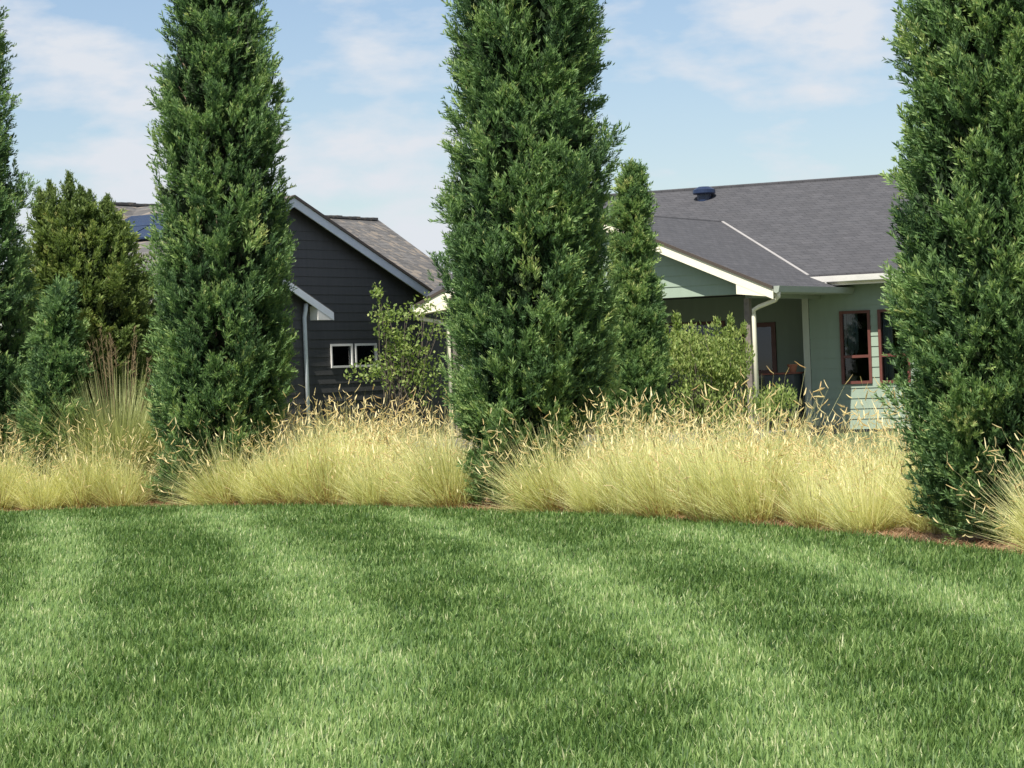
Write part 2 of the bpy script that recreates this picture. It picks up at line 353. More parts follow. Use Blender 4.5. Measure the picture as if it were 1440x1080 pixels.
    for i in range(26):
        h = random.uniform(.25, max(.5, z1*.85)); a = random.random()*6.28; l = float(np.interp(h+.3, Z, RR))*.75; c0 = float(np.interp(h, Z, CX))-base[0]
        mb.tube([(c0, 0, h), (c0+math.cos(a)*l*.5, math.sin(a)*l*.5, h+.25*l+.1), (c0+math.cos(a)*l*.9, math.sin(a)*l*.9, h+.9*l+.15)], [.028, .018, .006], 5)
    mb.build('trunk', M['bark'], root, smooth=True)
    return root

juniper('juniper_tree', 'tall dark green column juniper cut off by the left edge of the photo', 'tree',
    [(0, -215, -8), (60, -225, 10), (110, -225, 14), (200, -225, 28), (300, -230, 42), (400, -230, 50), (500, -230, 62), (570, -220, 62), (640, -190, 50), (690, -130, 20)], 38.6, 820, 20, group='column junipers along the bed', ztop=8.5)
juniper('juniper_tree', 'full height column juniper with the gable of the charcoal house directly to its right', 'tree',
    [(0, 240, 372), (60, 230, 384), (100, 224, 392), (200, 216, 402), (300, 211, 412), (400, 210, 414), (500, 210, 414), (560, 214, 410), (600, 218, 396), (640, 224, 372), (680, 230, 330), (716, 236, 290)], 35.95, 640, 20, group='column junipers along the bed', ztop=7.9, tone0=.41)
juniper('juniper_tree', 'broad column juniper in the middle of the photo, its tapered foot dark beside golden grass', 'tree',
    [(0, 630, 846), (60, 628, 852), (100, 634, 836), (150, 634, 836), (200, 634, 860), (260, 620, 866), (300, 620, 860), (400, 620, 864), (450, 626, 868), (500, 630, 864), (550, 634, 856), (600, 642, 836), (640, 652, 812), (680, 668, 784), (722, 682, 762)], 31.9, 760, 21, group='column junipers along the bed', ztop=7.9, tone0=.40)
juniper('juniper_tree', 'nearest column juniper, at the right edge of the photo, beside the sage house windows', 'tree',
    [(0, 1276, 1560), (40, 1258, 1560), (100, 1264, 1566), (150, 1270, 1566), (200, 1264, 1570), (250, 1258, 1575), (300, 1250, 1575), (400, 1258, 1580), (500, 1260, 1580), (550, 1264, 1575), (600, 1276, 1565), (650, 1288, 1550), (700, 1302, 1530), (740, 1325, 1500), (768, 1350, 1470)], 22.9, 900, 23, group='column junipers along the bed', ztop=6.2, L=.19, w=.0082, bl=.42, rough=.09, tone0=.44)
juniper('small_juniper', 'slim young pointed juniper overlapping the grey roof, right of the middle column juniper', 'tree',
    [(236, 889, 890), (258, 881, 898), (300, 869, 910), (350, 862, 917), (400, 858, 921), (450, 852, 931), (500, 846, 938), (560, 842, 938), (620, 845, 930), (660, 850, 925)], 42, 620, 18, bl=.4, rough=.07, tone0=.5, L=.2)
juniper('spreading_juniper', 'olive green bushy juniper with several thin leaders, behind the gap left of the second column', 'tree',
    [(298, 92, 132), (318, 66, 160), (345, 46, 176), (375, 30, 196), (430, 25, 214), (480, 20, 218), (540, 25, 216), (600, 40, 210), (650, 60, 190)], 43.5, 620, 19, mat='juniper_yellow', up=.8, bl=.55, rough=.2, tone0=.45, L=.26, w=.013)
juniper('small_juniper', 'low grey green juniper standing in front of the olive bushy one at the left', 'tree',
    [(405, 80, 88), (440, 68, 98), (490, 56, 104), (560, 44, 108), (620, 40, 106), (660, 45, 95)], 36.9, 240, 17, bl=.4, rough=.08, tone0=.38)
# the thin leaders above the spreading juniper belong to its crown
def leaders():
    root = [o for o in bpy.data.objects if o.name == 'spreading_juniper'][0]; base = np.array(root.location)
    pos, dirs, sc, tn = [], [], [], []
    mb = MB()
    for (px, py, p0x, p0y, wd) in ((100, 250, 108, 330, 1.0), (74, 262, 86, 345, .9), (130, 276, 126, 345, .8), (154, 282, 146, 345, 1.1), (58, 272, 66, 335, .7), (172, 320, 165, 350, .6), (112, 268, 112, 330, .8)):
        a = np.array(P(p0x, p0y, 43.5)); b = np.array(P(px, py, 43.5)); a[1] += random.uniform(-.3, .3); b[1] = a[1]
        m = 260; t = rng.random(m)**.8; 
        pos.append(a+(b-a)*t[:, None]+rng.normal(0, .15, (m, 3))*((1.05-t)*wd)[:, None]-base)
        dirs.append(unit((b-a)/np.linalg.norm(b-a)+rng.normal(0, .5, (m, 3))*(1.1-t)[:, None])); sc.append((.4+.7*(1-t))*(.8+.4*rng.random(m))); tn.append(.42+rng.normal(0, .12, m))
        mb.tube([a-base-np.array([0, 0, .5]), (a+b)/2-base, b-base], [.016, .01, .003], 5)
    Q, T = place(spray_protos(5, .22, 16, .011), np.concatenate(pos), np.concatenate(dirs), np.concatenate(sc), np.concatenate(tn))
    quads('leader_foliage', Q, np.clip(T, 0, 1), M['juniper_yellow'], root); mb.build('leader_stem', M['bark'], root)
leaders()

# ------------------------------------------------------------ leafy shrubs
def leaf_shrub(name, label, blobs, d, stems, n, leaf, mat, basepx, tone0=.5, upright=.3, aspect=.5, twigs=True):
    base = np.array(P(basepx, 640, d)); base[2] = 0
    root = empty(name, tuple(base)); tag(root, label, 'shrub')
    pos = []
    for (cx, cy, rx, ry, wt) in blobs:
        c = np.array(P(cx, cy, d)); rxm = rx/F*d; rym = ry/F*d; k = int(n*wt)
        u = unit(rng.normal(0, 1, (k, 3)))*(rng.random(k)**.42)[:, None]
        pos.append(c+u*np.array([rxm, rxm*.9, rym]))
    pos = np.concatenate(pos)
    g = vnoise(pos[:, 0]*1.0+pos[:, 1]*.7, pos[:, 2], .17, 33)+.5*vnoise(pos[:, 0], pos[:, 2]+pos[:, 1], .4, 34)
    pos = pos[g > np.quantile(g, .3)]; k = len(pos)
    D = unit(rng.normal(0, 1, (k, 3))+np.array([0, 0, upright*3])); sd = unit(np.cross(D, rng.normal(0, 1, (k, 3))))
    l = leaf*(.6+.8*rng.random(k)); w = l*aspect*.5; p = pos-base
    Q = np.stack([p, p+D*(l*.5)[:, None]-sd*w[:, None], p+D*l[:, None], p+D*(l*.5)[:, None]+sd*w[:, None]], 1)
    quads('leaves', Q, np.clip(tone0+rng.normal(0, .2, k), 0, 1), M[mat], root)
    mb = MB()
    for i in range(stems):
        q = pos[rng.integers(0, k)]-base; c = rng.normal(0, .08, 2)
        mid = q*np.array([.35, .35, .45])+np.array([c[0], c[1], 0]); m2 = q*np.array([.7, .7, .75])+rng.normal(0, .07, 3); mb.tube([(c[0], c[1], -.02), mid, m2, q], [.017, .011, .007, .003], 5)
    mb.build('stem', M['twig'], root, smooth=True)
    return root
leaf_shrub('deciduous_shrub', 'loose yellow green leafy shrub with thin stems in front of the charcoal house windows',
    [(545, 450, 28, 30, .11), (578, 465, 42, 40, .22), (558, 490, 26, 26, .07), (600, 470, 30, 60, .16), (560, 520, 55, 34, .17), (530, 412, 10, 14, .02), (512, 524, 30, 16, .035), (600, 540, 32, 34, .1)], 48, 36, 3700, .066, 'shrubleaf', 562, .48, aspect=.62)
leaf_shrub('leafy_bush', 'bright green dense bush with pointed shoots in front of the sage house porch',
    [(988, 516, 60, 62, .34), (960, 500, 32, 40, .12), (1025, 505, 36, 44, .14), (952, 462, 7, 24, .02), (1046, 470, 6, 26, .015), (978, 466, 7, 24, .015), (1008, 470, 7, 24, .015), (1028, 462, 5, 22, .01), (936, 478, 6, 22, .01), (1000, 580, 85, 48, .24), (1084, 566, 38, 36, .1)], 45, 40, 19000, .064, 'shrubleaf', 1000, .58, .8, aspect=.4)

# ------------------------------------------------------------ ornamental grasses
def grama_protos(k=4):
    out = []
    for i in range(k):
        n = 1950; a = rng.random(n)*6.283; r0 = .30*rng.random(n)**.6; tilt = .03+.98*rng.random(n)**1.6
        base = np.stack([np.cos(a)*r0, np.sin(a)*r0, np.zeros(n)], 1); a2 = a+rng.normal(0, .7, n)
        D = unit(np.stack([np.cos(a2)*np.sin(tilt), np.sin(a2)*np.sin(tilt), np.cos(tilt)], 1))
        L = (.30+.62*rng.random(n)**1.2)*(.62+.76*vnoise(a*.9+i*7, r0, .5, 50+i)); L *= np.where(tilt > .6, .75, 1)
        Q1 = blades(base, D, L, np.full(n, .0062), L*(.05+.30*rng.random(n)), 3)
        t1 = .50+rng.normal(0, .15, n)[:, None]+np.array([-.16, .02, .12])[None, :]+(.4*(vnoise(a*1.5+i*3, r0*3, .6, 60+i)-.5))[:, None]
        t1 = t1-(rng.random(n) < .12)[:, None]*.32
        m = 105; a = rng.random(m)*6.283; tl = .03+.95*rng.random(m)**1.2
        b2 = np.stack([np.cos(a)*.2*rng.random(m), np.sin(a)*.2*rng.random(m), np.zeros(m)], 1)
        D2 = unit(np.stack([np.cos(a)*np.sin(tl), np.sin(a)*np.sin(tl), np.cos(tl)], 1)); L2 = .55+.68*rng.random(m)
        Q2 = blades(b2, D2, L2, np.full(m, .0068), L2*.06*rng.random(m), 2)
        t2 = np.full((m, 2), .78)+rng.normal(0, .13, (m, 1))
        m3 = 230; a3 = rng.random(m3)*6.283; tl3 = .05+.95*rng.random(m3)**1.3
        D3 = unit(np.stack([np.cos(a3)*np.sin(tl3), np.sin(a3)*np.sin(tl3), np.cos(tl3)], 1)); L3 = .42+.58*rng.random(m3)
        Q3 = blades(np.stack([np.cos(a3)*.2*rng.random(m3), np.sin(a3)*.2*rng.random(m3), np.zeros(m3)], 1), D3, L3, np.full(m3, .0085), L3*.1*rng.random(m3), 2)
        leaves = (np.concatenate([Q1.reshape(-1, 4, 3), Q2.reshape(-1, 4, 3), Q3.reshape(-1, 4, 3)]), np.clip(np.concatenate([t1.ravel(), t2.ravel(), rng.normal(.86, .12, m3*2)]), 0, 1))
        tip = (Q2[:, 1, 2]+Q2[:, 1, 3])/2; hq = []; ht = []
        for j in range(m):
            for hh in range(random.choice((1, 1, 2, 2, 3))):
                s = tip[j]-D2[j]*(.075*hh+.01); az = random.random()*6.283; el = random.uniform(-.25, 1.1)
                h = np.array([math.cos(az)*math.cos(el), math.sin(az)*math.cos(el), math.sin(el)]); h = unit(h+D2[j]*.5); ln = random.uniform(.06, .115)
                c1 = s+h*ln*.5+np.array([0, 0, -.006]); c2 = s+h*ln+np.array([0, 0, random.uniform(-.02, .02)]); wd = random.uniform(.004, .0072)
                for sv in (np.array([0, 0, 1.]), unit(np.cross(h, (0, 0, 1.))+1e-6)):
                    hq.append([s-sv*wd*.5, s+sv*wd*.5, c1+sv*wd, c1-sv*wd]); hq.append([c1-sv*wd, c1+sv*wd, c2+sv*wd*.45, c2-sv*wd*.45]); tt = random.gauss(.55, .2); ht += [tt, tt]
        out.append((leaves, (np.array(hq), np.clip(np.array(ht), 0, 1))))
    return [(quads('leaves', *a, M['grama'], mesh_only=True), quads('seed_heads', *b, M['heads'], mesh_only=True)) for a, b in out]
GP = grama_protos()
ORD = ['first', 'second', 'third', 'fourth', 'fifth', 'sixth', 'seventh', 'eighth', 'ninth', 'tenth', 'eleventh', 'twelfth']
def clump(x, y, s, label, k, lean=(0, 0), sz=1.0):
    root = empty('grass_clump', (x, y, 0), random.random()*6.28); root['kind'] = 'thing'; root.rotation_mode = 'ZYX'; root.scale = (s, s, s*sz)
    root.rotation_euler[0] = lean[0]; root.rotation_euler[1] = lean[1]
    tag(root, label, 'grass clump', 'golden ornamental grass clumps along the bed')
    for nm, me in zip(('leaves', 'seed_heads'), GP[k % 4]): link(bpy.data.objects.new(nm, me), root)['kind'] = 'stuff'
    return root
def row(xa, xb, n, back, s, text, where, cnt0=0, fan=-.42):
    for i in range(n):
        x = xa+(xb-xa)*(i+.5)/n if n > 1 else (xa+xb)/2
        x += random.uniform(-.12, .12); y = float(edge_y(x))+back+random.uniform(-.1, .34)
        clump(x, y, s*random.uniform(.78, 1.16), '%s grass clump from the left in the %s row, %s' % (ORD[i], text, where), i+cnt0, sz=random.uniform(.88, 1.12), lean=(random.uniform(-.1, .1), fan if i == 0 else random.uniform(-.12, .12)))
WA, WB, WC = 'left of second column juniper', 'between second and middle column', 'between middle and rightmost column'
row(-7.6, -4.85, 5, .42, .95, 'front', WA); row(-7.7, -4.7, 4, 1.9, .9, 'back', WA, 1)
row(-4.0, -.42, 7, .42, .98, 'front', WB, 2); row(-4.3, -.6, 6, 1.75, 1.08, 'middle', WB, 1); row(-3.9, -.7, 5, 3.0, 1.18, 'back', WB, 3)
row(.2, 3.45, 8, .42, .93, 'front', WC); row(.3, 3.6, 6, 1.75, 1.0, 'middle', WC, 2); row(.2, 4.0, 6, 2.9, 1.1, 'back', WC, 1); row(.6, 4.6, 6, 4.2, 1.12, 'rearmost', WC, 2)
c_ = clump(4.3, 21.45, .95, 'grass clump at the foot of the rightmost juniper, leaning in from the right edge', 1, lean=(0, -.3)); c_.rotation_euler[2] = .4
for i_, (x_, y_) in enumerate(((5.4, 17.4), (6.1, 16.2), (5.9, 18.9))): clump(x_, y_, .9, '%s grass clump to the right of the rightmost juniper, beyond the photo' % ORD[i_], i_)

# short dead litter along the bed's edge
def litter():
    n = 42000; x = rng.uniform(-8, 5.2, n); y = edge_y(x)+.0+rng.random(n)**1.6*2.2
    a = rng.random(n)*6.283; el = rng.random(n)*.55; D = np.stack([np.cos(a)*np.cos(el), np.sin(a)*np.cos(el), np.sin(el)], 1)
    L = .05+.13*rng.random(n); Q = blades(np.stack([x, y, np.full(n, .004)], 1), D, L, np.full(n, .006), np.zeros(n), 1)
    tag(quads('dry_grass_litter', Q.reshape(-1, 4, 3), np.clip(rng.normal(.5, .25, n), 0, 1), M['litter']), 'dry tan grass litter along the edge of the bed', 'litter', kind='stuff')
litter()

# tall grass with red-brown plumes on the left
def tall_grass():
    d = 37.2; base = np.array(P(166, 640, d)); base[2] = 0
    root = empty('tall_grass_clump', tuple(base)); root['kind'] = 'thing'; tag(root, 'tall pale green arching grass with reddish plumes, left of the second column juniper', 'grass clump')
    n = 3600; a = rng.random(n)*6.283; t = .03+.55*rng.random(n); r0 = .34*rng.random(n)**.5
    b = np.stack([np.cos(a)*r0, np.sin(a)*r0, np.zeros(n)], 1); D = unit(np.stack([np.cos(a)*np.sin(t), np.sin(a)*np.sin(t), np.cos(t)], 1))
    L = 1.2+1.0*rng.random(n); Q = blades(b, D, L, np.full(n, .018), L*(.05+.45*rng.random(n)), 5)
    tt = .8+rng.normal(0, .15, n)[:, None]+np.linspace(-.15, .2, 5)[None, :]
    quads('leaves', Q.reshape(-1, 4, 3), np.clip(tt.ravel(), 0, 1), M['tallgrass'], root)
    qs = []; ts = []
    for i in range(22):
        a = random.random()*6.28; t = random.uniform(.02, .3); D = np.array([math.cos(a)*math.sin(t), math.sin(a)*math.sin(t), math.cos(t)]); L = random.uniform(1.9, 2.4)
        tip = D*L
        pos = tip[None, :]-D[None, :]*rng.random(26)[:, None]*.32; dd = unit(D+rng.normal(0, .4, (26, 3)))
        sd = unit(np.cross(dd, rng.normal(0, 1, (26, 3)))); l = .05+.05*rng.random(26)
        q = np.stack([pos, pos+dd*(l*.5)[:, None]-sd*.004, pos+dd*l[:, None], pos+dd*(l*.5)[:, None]+sd*.004], 1); qs.append(q); ts.append(rng.normal(.5, .2, 26))
        sv = np.array([.0022, 0, 0]); qs.append(np.array([[-sv, sv, tip+sv, tip-sv]])); ts.append([.8])
    quads('plumes', np.concatenate(qs), np.clip(np.concatenate(ts), 0, 1), M['plume'], root)
tall_grass()

# ------------------------------------------------------------ houses
def lap(mb, z0, z1, left, right, y, holes=(), ex=.218, t=.016):
    """lap siding boards facing -y: each course leans out at its foot; left/right are functions of z"""
    z = z0
    while z < z1-.01:
        zt = min(z+ex, z1); cuts = sorted({z, zt}|{h[k] for h in holes for k in (2, 3) if z < h[k] < zt})
        for a, b in zip(cuts[:-1], cuts[1:]):
            zm = (a+b)/2; segs = [(left(zm), right(zm))]
            for h in holes:
                if h[2] < zm < h[3]:
                    ns = []
                    for s0, s1 in segs:
                        if h[0] > s0: ns.append((s0, min(s1, h[0])))
                        if h[1] < s1: ns.append((max(s0, h[1]), s1))
                    segs = [q for q in ns if q[1]-q[0] > .01]
            full = len(segs) == 1 and abs(segs[0][0]-left(zm)) < 1e-6
            for s0, s1 in segs:
                la = left(a) if abs(s0-left(zm)) < 1e-6 else s0; lb = left(b) if abs(s0-left(zm)) < 1e-6 else s0
                ra = right(a) if abs(s1-right(zm)) < 1e-6 else s1; rb = right(b) if abs(s1-right(zm)) < 1e-6 else s1
                ya = y-t*(1-(a-z)/ex)-.003; yb = y-t*(1-(b-z)/ex)-.003
                n = len(mb.v)
                mb.v += [(la, ya, a), (ra, ya, a), (rb, yb, b), (lb, yb, b), (la, y, a), (ra, y, a), (rb, y, b), (lb, y, b)]
                mb.f += [tuple(n+i for i in q) for q in ((0, 1, 2, 3), (5, 4, 7, 6), (4, 5, 1, 0), (3, 2, 6, 7), (0, 3, 7, 4), (1, 5, 6, 2))]
        z = zt
def cst(v): return lambda z: v
def window(parent, s0, s1, z0, z1, y, frame, rail=None, mull=None, w=.06, depth=.05, label=None):
    mb = MB(); y0, y1 = y-depth, y+.04
    mb.box(s0, s0+w, y0, y1, z0, z1); mb.box(s1-w, s1, y0, y1, z0, z1); mb.box(s0+w, s1-w, y0, y1, z0, z0+w); mb.box(s0+w, s1-w, y0, y1, z1-w, z1)
    if rail: mb.box(s0+w, s1-w, y0+.012, y1-.004, rail-w/2, rail+w/2)
    if mull: mb.box(mull-w/2, mull+w/2, y0+.015, y1-.006, z0+w, z1-w)
    f = mb.build('window', frame, parent)
    g = MB(); g.box(s0+w, s1-w, y+.005, y+.011, z0+w, (rail-w/2 if rail else z1-w)); 
    if rail: g.box(s0+w, s1-w, y+.005, y+.011, rail+w/2, z1-w)
    p = g.build('pane', M['glass'], f)
    if label: f['label'] = label
    return f

# --- sage green house (local: x along the front to the right, y back, z up)
O1 = P(1200, 540, 58); ROT1 = math.atan2(-.457, .889)
GH = tag(empty('green_house', (O1[0], O1[1], 0), ROT1), 'sage green lap sided house with charcoal shingle roof and a gabled front porch', 'house')
W1 = (-.24, .44, 1.01, 2.56); W2 = (.61, 1.29, 1.00, 2.56)
mb = MB(); lap(mb, .05, 3.36, cst(-.93), cst(9.5), 0, [W1, W2]); mb.build('front_wall', M['siding_green'], GH)
mb = MB()   # wall core with the openings left free
for a, b, c, d_ in ((-.98, W1[0], .0, 3.4), (W1[0], W1[1], 0, W1[2]), (W1[0], W1[1], W1[3], 3.4), (W1[1], W2[0], 0, 3.4), (W2[0], W2[1], 0, W2[2]), (W2[0], W2[1], W2[3], 3.4), (W2[1], 9.5, 0, 3.4)):
    mb.box(a, b, .002, .14, c, d_)
mb.box(-.98, -.84, .142, 1.5, 0, 3.4); mb.box(9.36, 9.5, .142, 9.8, 0, 3.4); mb.box(-9.4, 9.5, 9.8, 9.94, 0, 3.4); mb.box(-9.54, -9.4, 1.5, 9.94, 0, 3.4)
mb.box(-.83, 9.35, 3.6, 3.7, 0, 3.2); mb.box(-.83, 9.35, .15, 3.59, .05, .1)
mb.build('wall_core', M['dark'], GH)
# recessed porch wall with a door
DR = (-3.12, -2.3, .15, 2.42); DW = (-7.4, -3.5, .22, 2.5)
mb = MB(); lap(mb, .05, 3.4, cst(-9.4), cst(-.985), 1.5, [DR, DW]); mb.build('porch_wall', M['siding_green'], GH)
mb = MB(); mb.box(-9.4, -.99, 1.62, 1.7, 0, 3.4); mb.build('porch_wall_core', M['dark'], GH)
mb = MB(); y = 1.5
for a, b, c, d_ in ((DR[0], DR[0]+.1, DR[2], DR[3]), (DR[1]-.1, DR[1], DR[2], DR[3]), (DR[0]+.1, DR[1]-.1, DR[3]-.1, DR[3]), (DR[0]+.1, DR[1]-.1, 1.25, 1.37), (DR[0]+.1, DR[1]-.1, DR[2], DR[2]+.22)): mb.box(a, b, y-.05, y+.04, c, d_)
dr = mb.build('door', M['redframe'], GH); g = MB(); g.box(DR[0]+.1, DR[1]-.1, y, y+.01, DR[2]+.22, DR[3]-.1); g.build('pane', M['glass'], dr)
g = MB(); g.box(DR[0]+.12, DR[0]+.33, y+.03, y+.04, 1.38, 2.25); g.build('curtain', M['curtain'], dr)
g = MB(); g.tube([(DR[1]-.06, y-.1, 1.02), (DR[1]-.06, y-.1, 1.2)], .012, 6); g.build('handle', M['flash'], dr)
window(GH, DW[0], DW[1], DW[2], DW[3], 1.5, M['redframe'], mull=-5.0, w=.07)
wa = window(GH, W1[0], W1[1], W1[2], W1[3], 0, M['redframe'], rail=1.59, w=.06)
wb = window(GH, W2[0], W2[1], W2[2], W2[3], 0, M['redframe'], rail=1.59, w=.06)
g = MB(); g.box(W1[0]+.07, W1[0]+.11, .05, .07, 1.6, 2.5); g.build('blind_edge', M['curtain'], wa)
g = MB()
for k in range(9): g.tube([(W1[0]+.13+k*.027, .1+.013*(k % 2), 1.62+.05*(k % 3)), (W1[0]+.13+k*.027, .1+.013*(k % 2), 2.5)], .016, 6)
g.build('curtain', M['curtain'], wa, smooth=True)  # pale folds added to stand in for the reflection on the upper pane
g = MB()
for k in range(7): g.tube([(W2[0]+.09+k*.028, .08+.012*(k % 2), 1.07), (W2[0]+.09+k*.028, .08+.012*(k % 2), 2.5)], .017, 6)
g.build('curtain', M['curtain'], wb, smooth=True)
mb = MB(); mb.box(-1.08, -.94, -.035, .1, .0, 3.30); mb.build('corner_board', M['greenpost'], GH)
# main roof
PM, ze, ye, yr = .42, 3.34, -.62, 5.0; zr = ze+PM*(yr-ye)
mb = MB(); mb.slab([(-9.9, ye, ze), (10.2, ye, ze), (10.2, yr, zr), (-9.9, yr, zr)], (0, 0, -.11)); mb.slab([(-9.9, yr+.001, zr), (10.2, yr+.001, zr), (10.2, 10.6, zr-PM*5.6), (-9.9, 10.6, zr-PM*5.6)], (0, 0, -.11))
rf = mb.build('roof', M['roof_grey'], GH)
mb = MB(); mb.tube([(-9.92, yr, zr+.005), (10.22, yr, zr+.005)], .045, 8); mb.build('ridge_cap', M['roof_grey'], rf)
for s in (-9.45, 9.42): mb = MB(); mb.slab([(s, .1, 3.39), (s, 9.9, 3.39), (s, 5, zr-.16)], (.06, 0, 0)); mb.build('side_gable', M['siding_green'], GH)
mb = MB(); mb.box(-.98, 9.5, ye+.12, -.02, 3.215, 3.225); mb.build('soffit', M['soffit'], GH)
mb = MB(); mb.box(-.62, 10.2, ye+.01, ye+.035, 3.10, 3.225); mb.build('fascia', M['cream'], GH)
# front gutter (half-round-ish channel) and the short pipe
def gutter(p0, p1, out, r=.06):
    p0, p1, out = np.array(p0), np.array(p1), np.array(out); mb = MB(); rings = []
    prof = [(-.0, .03), (.0, -.09), (.05, -.115), (.10, -.09), (.115, -.02), (.125, .03), (.115, .03), (.10, -.02), (.09, -.075), (.05, -.1), (.012, -.08), (.012, .03)]
    n = len(prof); base = 0
    for p in (p0, p1):
        for (o, z) in prof: mb.v.append(tuple(p+out*o+np.array([0, 0, z])))
    for i in range(n): mb.f.append((i, (i+1) % n, n+(i+1) % n, n+i))
    for k in (0, n): mb.poly([mb.v[k+i] for i in (1, 2, 3, 4, 5, 0)])
    return mb
gutter((-.74, ye, 3.27), (10.2, ye, 3.27), (0, -1, 0)).build('gutter', M['white'], GH)
mb = MB(); mb.tube([(-.28, ye-.06, 3.17), (-.27, ye-.06, 2.99)], .045, 4); mb.build('gutter_outlet', M['white'], GH)
# front porch gable
HW = 4.06; PG = .43; zt = 3.04; ya = zt+PG*HW
right = [(0, -4.35, zt), (0, 0, zt), (-1.28, 0, zt+PG*1.28), (-HW, 2.85, ya), (-HW, -4.35, ya)]
mb = MB(); mb.slab(right, (0, 0, -.09)); mb.slab([(-2*HW-p[0], p[1], p[2]) for p in reversed(right)], (0, 0, -.09)); pr_ = mb.build('porch_roof', M['roof_grey'], GH)
mb = MB(); mb.tube([(-HW, -4.37, ya-.022), (-HW, 2.85, ya-.022)], .04, 8); mb.build('ridge_cap', M['roof_grey'], pr_)
mb = MB()
for sgn in (0, 1):
    q = [(-.7-.977*t, -.6+t, 3.34+.42*t+.012) for t in (.0, 3.4)]
    w1 = [(a-.026, b-.02, c+.008) for a, b, c in q]; w2 = [(a+.026, b+.02, c+.008) for a, b, c in q]
    pts = [w1[0], w2[0], w2[1], w1[1]]
    if sgn: pts = [(-2*HW-a, b, c) for a, b, c in pts][::-1]
    mb.slab(pts, (0, 0, -.02))
mb.build('valley_flashing', M['flash'], GH)
# rake boards: cream face below a thin dark roof edge; boxed returns at both ends
mb = MB(); me_ = MB()
for sg in (0, 1):
    X = (lambda s: s) if not sg else (lambda s: -2*HW-s)
    def rake(z_off0, z_off1, y0, y1, m, s_end=.0):
        top = [(X(s_end), y0, zt+z_off0-PG*s_end), (X(-HW), y0, ya+z_off0), (X(-HW), y0, ya+z_off1), (X(s_end), y0, zt+z_off1-PG*s_end)]
        m.slab(top, (0, y1-y0, 0))
    rake(-.05, -.25, -4.38, -4.34, mb); rake(.012, -.05, -4.41, -4.352, me_)
    tri = [(X(-.04), -4.376, zt-.20), (X(-.04), -4.376, zt-.09), (X(-.78), -4.376, zt-.09+PG*.62), (X(-.78), -4.376, zt-.115)]
    mb.slab(tri, (0, .34, 0))
rk = mb.build('rake_board', M['cream'], GH); me_.build('roof_edge', M['darkedge'], rk)
mb = MB(); lap(mb, 2.93, ya-.12, lambda z: -2*HW+max(.74, (z-zt+.1)/PG), lambda z: -max(.74, (z-zt+.1)/PG), -4.02, ex=.218); 
mb.build('gable_wall', M['siding_green'], GH)
mb = MB(); mb.slab([(-.74, -4.0, 2.925), (-.74, -4.0, 3.2), (-HW, -4.0, ya-.14), (-2*HW+.74, -4.0, 3.2), (-2*HW+.74, -4.0, 2.925)], (0, .12, 0)); mb.box(-.8, -.66, -3.86, 0, 2.85, 3.02); mb.box(-2*HW+.66, -2*HW+.8, -3.86, 1.4, 2.85, 3.02)
mb.build('porch_beam', M['greengutter'], GH)
mb = MB(); mb.box(-2*HW+.8, -.82, -3.87, 1.48, 3.03, 3.06); mb.build('porch_ceiling', M['dark'], GH)
mb = MB(); mb.box(-.65, .0, -4.3, -.02, 2.93, 2.94); mb.build('porch_soffit', M['soffit'], GH)
for s in (-.73, -2*HW+.73, -HW):
    mb = MB(); mb.box(s-.058, s+.058, -3.99, -3.875, .15, 2.84); mb.box(s-.08, s+.08, -4.01, -3.855, .151, .32); mb.build('post', M['brownpost'], GH)
mb = MB(); mb.box(-8.3, -.2, -4.3, 1.49, -.05, .15); mb.build('porch_floor', M['concrete'], GH)
gutter((.0, -4.33, 3.02), (.0, -.03, 3.02), (1, 0, 0)).build('gutter', M['greengutter'], GH)
gutter((-2*HW, .4, 3.02), (-2*HW, -4.33, 3.02), (-1, 0, 0)).build('gutter', M['greengutter'], GH)
def dspout(pts, m, parent): mb = MB(); mb.tube(pts, .045, 10); return mb.build('downspout', m, parent, smooth=True)
dspout([(.05, -4.22, 2.95), (.05, -4.22, 2.84), (-.03, -4.2, 2.77), (-.42, -4.1, 2.66), (-.55, -4.07, 2.6), (-.55, -4.07, 2.48), (-.55, -4.07, .2)], M['cream'], GH)
dspout([(-2*HW-.05, -4.22, 2.95), (-2*HW-.05, -4.22, 2.84), (-2*HW+.0, -4.2, 2.77), (-2*HW+.5, -4.1, 2.66), (-2*HW+.62, -4.07, 2.6), (-2*HW+.62, -4.07, .2)], M['cream'], GH)
# roof vent: flat drum on a short collar
def disc(mb, c, r, z0, z1, sx=1., n=24): mb.tube([(c[0], c[1], z0), (c[0], c[1], z1)], r, n)
vz = ze+PM*(4.35-ye); mb = MB(); mb.tube([(-5.1, 4.35, vz-.1), (-5.1, 4.35, vz+.10)], .17, 20); v = mb.build('roof_vent', M['blueblack'], GH, smooth=False)
mb = MB(); mb.tube([(-5.1, 4.35, vz+.10), (-5.1, 4.35, vz+.13), (-5.1, 4.35, vz+.21), (-5.1, 4.35, vz+.28)], [.25, .27, .26, .13], 24); mb.build('vent_cap', M['blueblack'], v, smooth=False)

